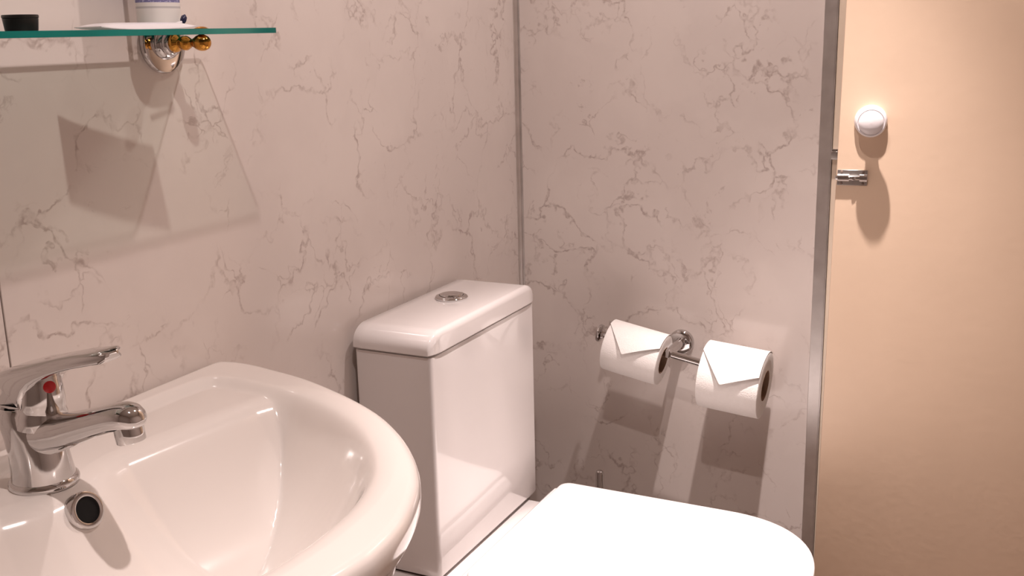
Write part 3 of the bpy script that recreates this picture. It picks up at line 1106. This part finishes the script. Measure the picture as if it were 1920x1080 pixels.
def shelf_bracket(x):
    b0 = Vector((x, 0, 1.217)) - SO
    bm = bmesh.new()
    lathe(bm, b0, (0, -1, 0), [(0, 0.0335), (0.004, 0.0338), (0.0065, 0.0322), (0.0070, 0.0300), (0.0071, 0.0184),
                               (0.0120, 0.0172), (0.0140, 0.0150), (0.0145, 0.0142), (0.0185, 0.0138), (0.0205, 0.0118), (0.021, 0.008)], 44)
    rose = obj('bracket_rose', bm, CHROME, shelf)
    bm = bmesh.new()
    lathe(bm, b0, (0, -1, 0), [(0.0195, 0.0100), (0.0215, 0.0105), (0.0260, 0.0092), (0.0290, 0.0066), (0.0310, 0.0064), (0.0345, 0.0080), (0.0385, 0.0082),
                               (0.0420, 0.0066), (0.0455, 0.0044), (0.0490, 0.0046), (0.0530, 0.0066), (0.0560, 0.0082), (0.0600, 0.0091), (0.0640, 0.0090), (0.0680, 0.0076), (0.0705, 0.0052), (0.0715, 0.003), (0.0717, 0.0)], 28, True, False)
    obj('brass_arm', bm, BRASS, rose)
    bm = bmesh.new()
    c = b0 + Vector((0, -0.062, GZ1 - 1.217))
    lathe(bm, c, (0, 0, 1), [(0, 0.0085), (0.0010, 0.0080), (0.0026, 0.0050), (0.0032, 0.002), (0.0033, 0.0)], 24, True, False)
    obj('brass_cap', bm, BRASS, rose)


shelf_bracket(-0.930)
shelf_bracket(-1.566)

# ------------------------------------------------------------------ things on the glass shelf
Z0 = GZ1
# small black pot: slightly flared, with a rim
pot = thing('black_pot', (-1.1987, -0.098, Z0), 'small black pot at the left end of the glass shelf', 'pot')
bm = bmesh.new()
lathe(bm, (0, 0, 0), (0, 0, 1), [(0, 0.0132), (0.0008, 0.0138), (0.0110, 0.0150), (0.0115, 0.0146)], 36)
obj('jar', bm, BLACKP, pot)
bm = bmesh.new()
lathe(bm, (0, 0, 0.0115), (0, 0, 1), [(0, 0.0150), (0.0004, 0.0154), (0.0022, 0.0154), (0.0028, 0.0148)], 36)
obj('lid', bm, BLACKP, pot)

# flat white paper sachet, puffed in the middle, turned on the shelf
dish = thing('paper_sachet', (-1.055, -0.092, Z0), 'flat white paper sachet lying on the glass shelf', 'sachet', rotz=math.radians(-13))
bm = bmesh.new()
nx, ny, HX, HY_ = 24, 16, 0.054, 0.025
tp, bt_ = [], []
for i in range(nx + 1):
    a = -1 + 2 * i / nx
    r0, r1 = [], []
    for j in range(ny + 1):
        b = -1 + 2 * j / ny
        puff = (max(0, 1 - a ** 4) * max(0, 1 - b ** 4)) ** 0.8
        lift = 0.0030 * max(0, -a) ** 3 + 0.0022 * max(0, a) ** 3
        r0.append(bm.verts.new((a * HX, b * HY_, 0.0008 + lift + 0.0064 * puff)))
        r1.append(bm.verts.new((a * HX, b * HY_, 0.0002 + lift * 0.9)))
    tp.append(r0)
    bt_.append(r1)
for i in range(nx):
    for j in range(ny):
        bm.faces.new((tp[i][j], tp[i + 1][j], tp[i + 1][j + 1], tp[i][j + 1]))
        bm.faces.new((bt_[i][j], bt_[i][j + 1], bt_[i + 1][j + 1], bt_[i + 1][j]))
for i in range(nx):
    bm.faces.new((tp[i][0], bt_[i][0], bt_[i + 1][0], tp[i + 1][0]))
    bm.faces.new((tp[i][ny], tp[i + 1][ny], bt_[i + 1][ny], bt_[i][ny]))
for j in range(ny):
    bm.faces.new((tp[0][j], tp[0][j + 1], bt_[0][j + 1], bt_[0][j]))
    bm.faces.new((tp[nx][j], bt_[nx][j], bt_[nx][j + 1], tp[nx][j + 1]))
obj('wrapper', bm, WHITEP, dish)

# white bottle with violet-blue print, standing behind the dish
bt = thing('white_bottle', (-0.9705, -0.0405, Z0), 'white bottle with blue print standing at the back of the glass shelf', 'bottle')
bm = bmesh.new()
rings = []
for z, k in ((0, 0.92), (0.0015, 0.97), (0.004, 1.0), (0.10, 1.0), (0.112, 0.97), (0.120, 0.85), (0.124, 0.6), (0.126, 0.42), (0.130, 0.4)):
    rings.append(ell_ring((0, 0, z), (1, 0, 0), (0, 1, 0), 0.0265 * k, 0.016 * k, 40, 2.6))
loft(bm, rings)
obj('bottle_body', bm, PRINT, bt)
bm = bmesh.new()
lathe(bm, (0, 0, 0.130), (0, 0, 1), [(0, 0.0115), (0.001, 0.012), (0.020, 0.0115), (0.022, 0.010)], 28)
obj('cap', bm, WHITEP, bt)

# pen-like stick with a dark tip leaning on the dish
tb = thing('slim_stick', (-0.9720, -0.0625, Z0), 'slim pale stick with a dark blue tip beside the white bottle', 'stick')
d = Vector((0.040, 0.0, 0.0085)).normalized()
bm = bmesh.new()
lathe(bm, (-0.016, 0, 0.0020), d, [(0, 0.0012), (0.001, 0.0017), (0.032, 0.0017), (0.033, 0.0012)], 14)
obj('stem', bm, WHITEP, tb)
bm = bmesh.new()
d2 = Vector((0.5, 0.0, 0.87)).normalized()
c = Vector((-0.016, 0, 0.0020)) + d * 0.030
rings = []
for t, k in ((-0.0035, 0.2), (-0.002, 0.7), (0.002, 1.0), (0.006, 0.95), (0.008, 0.5), (0.0092, 0.1)):
    rings.append(ell_ring(c + d2 * t, (0.87, 0, -0.5), (0, 1, 0), 0.0030 * k, 0.0030 * k, 18, 3))
loft(bm, rings)
tag(obj('tip', bm, NAVYP, tb), 'dark navy tip')

# ------------------------------------------------------------------ ceiling downlights (fixtures round the bulbs)
names = ('recessed ceiling downlight above the toilet', 'recessed ceiling downlight above the washbasin')
for ((lx, ly), beam, spill), lab in zip(DOWNLIGHTS, names):
    dl = thing('ceiling_downlight', (lx, ly, CEIL), lab, 'downlight', group='ceiling downlights')
    bm = bmesh.new()
    lathe(bm, (0, 0, 0), (0, 0, -1), [(0, 0.043), (0.003, 0.042), (0.005, 0.036), (0.005, 0.029), (0.0005, 0.026)], 40, True, False)
    obj('bezel', bm, CHROME, dl)
    bm = bmesh.new()
    lathe(bm, (0, 0, -0.0008), (0, 0, -1), [(0, 0.024), (0.002, 0.022)], 32)
    obj('lens', bm, EMIT, dl)
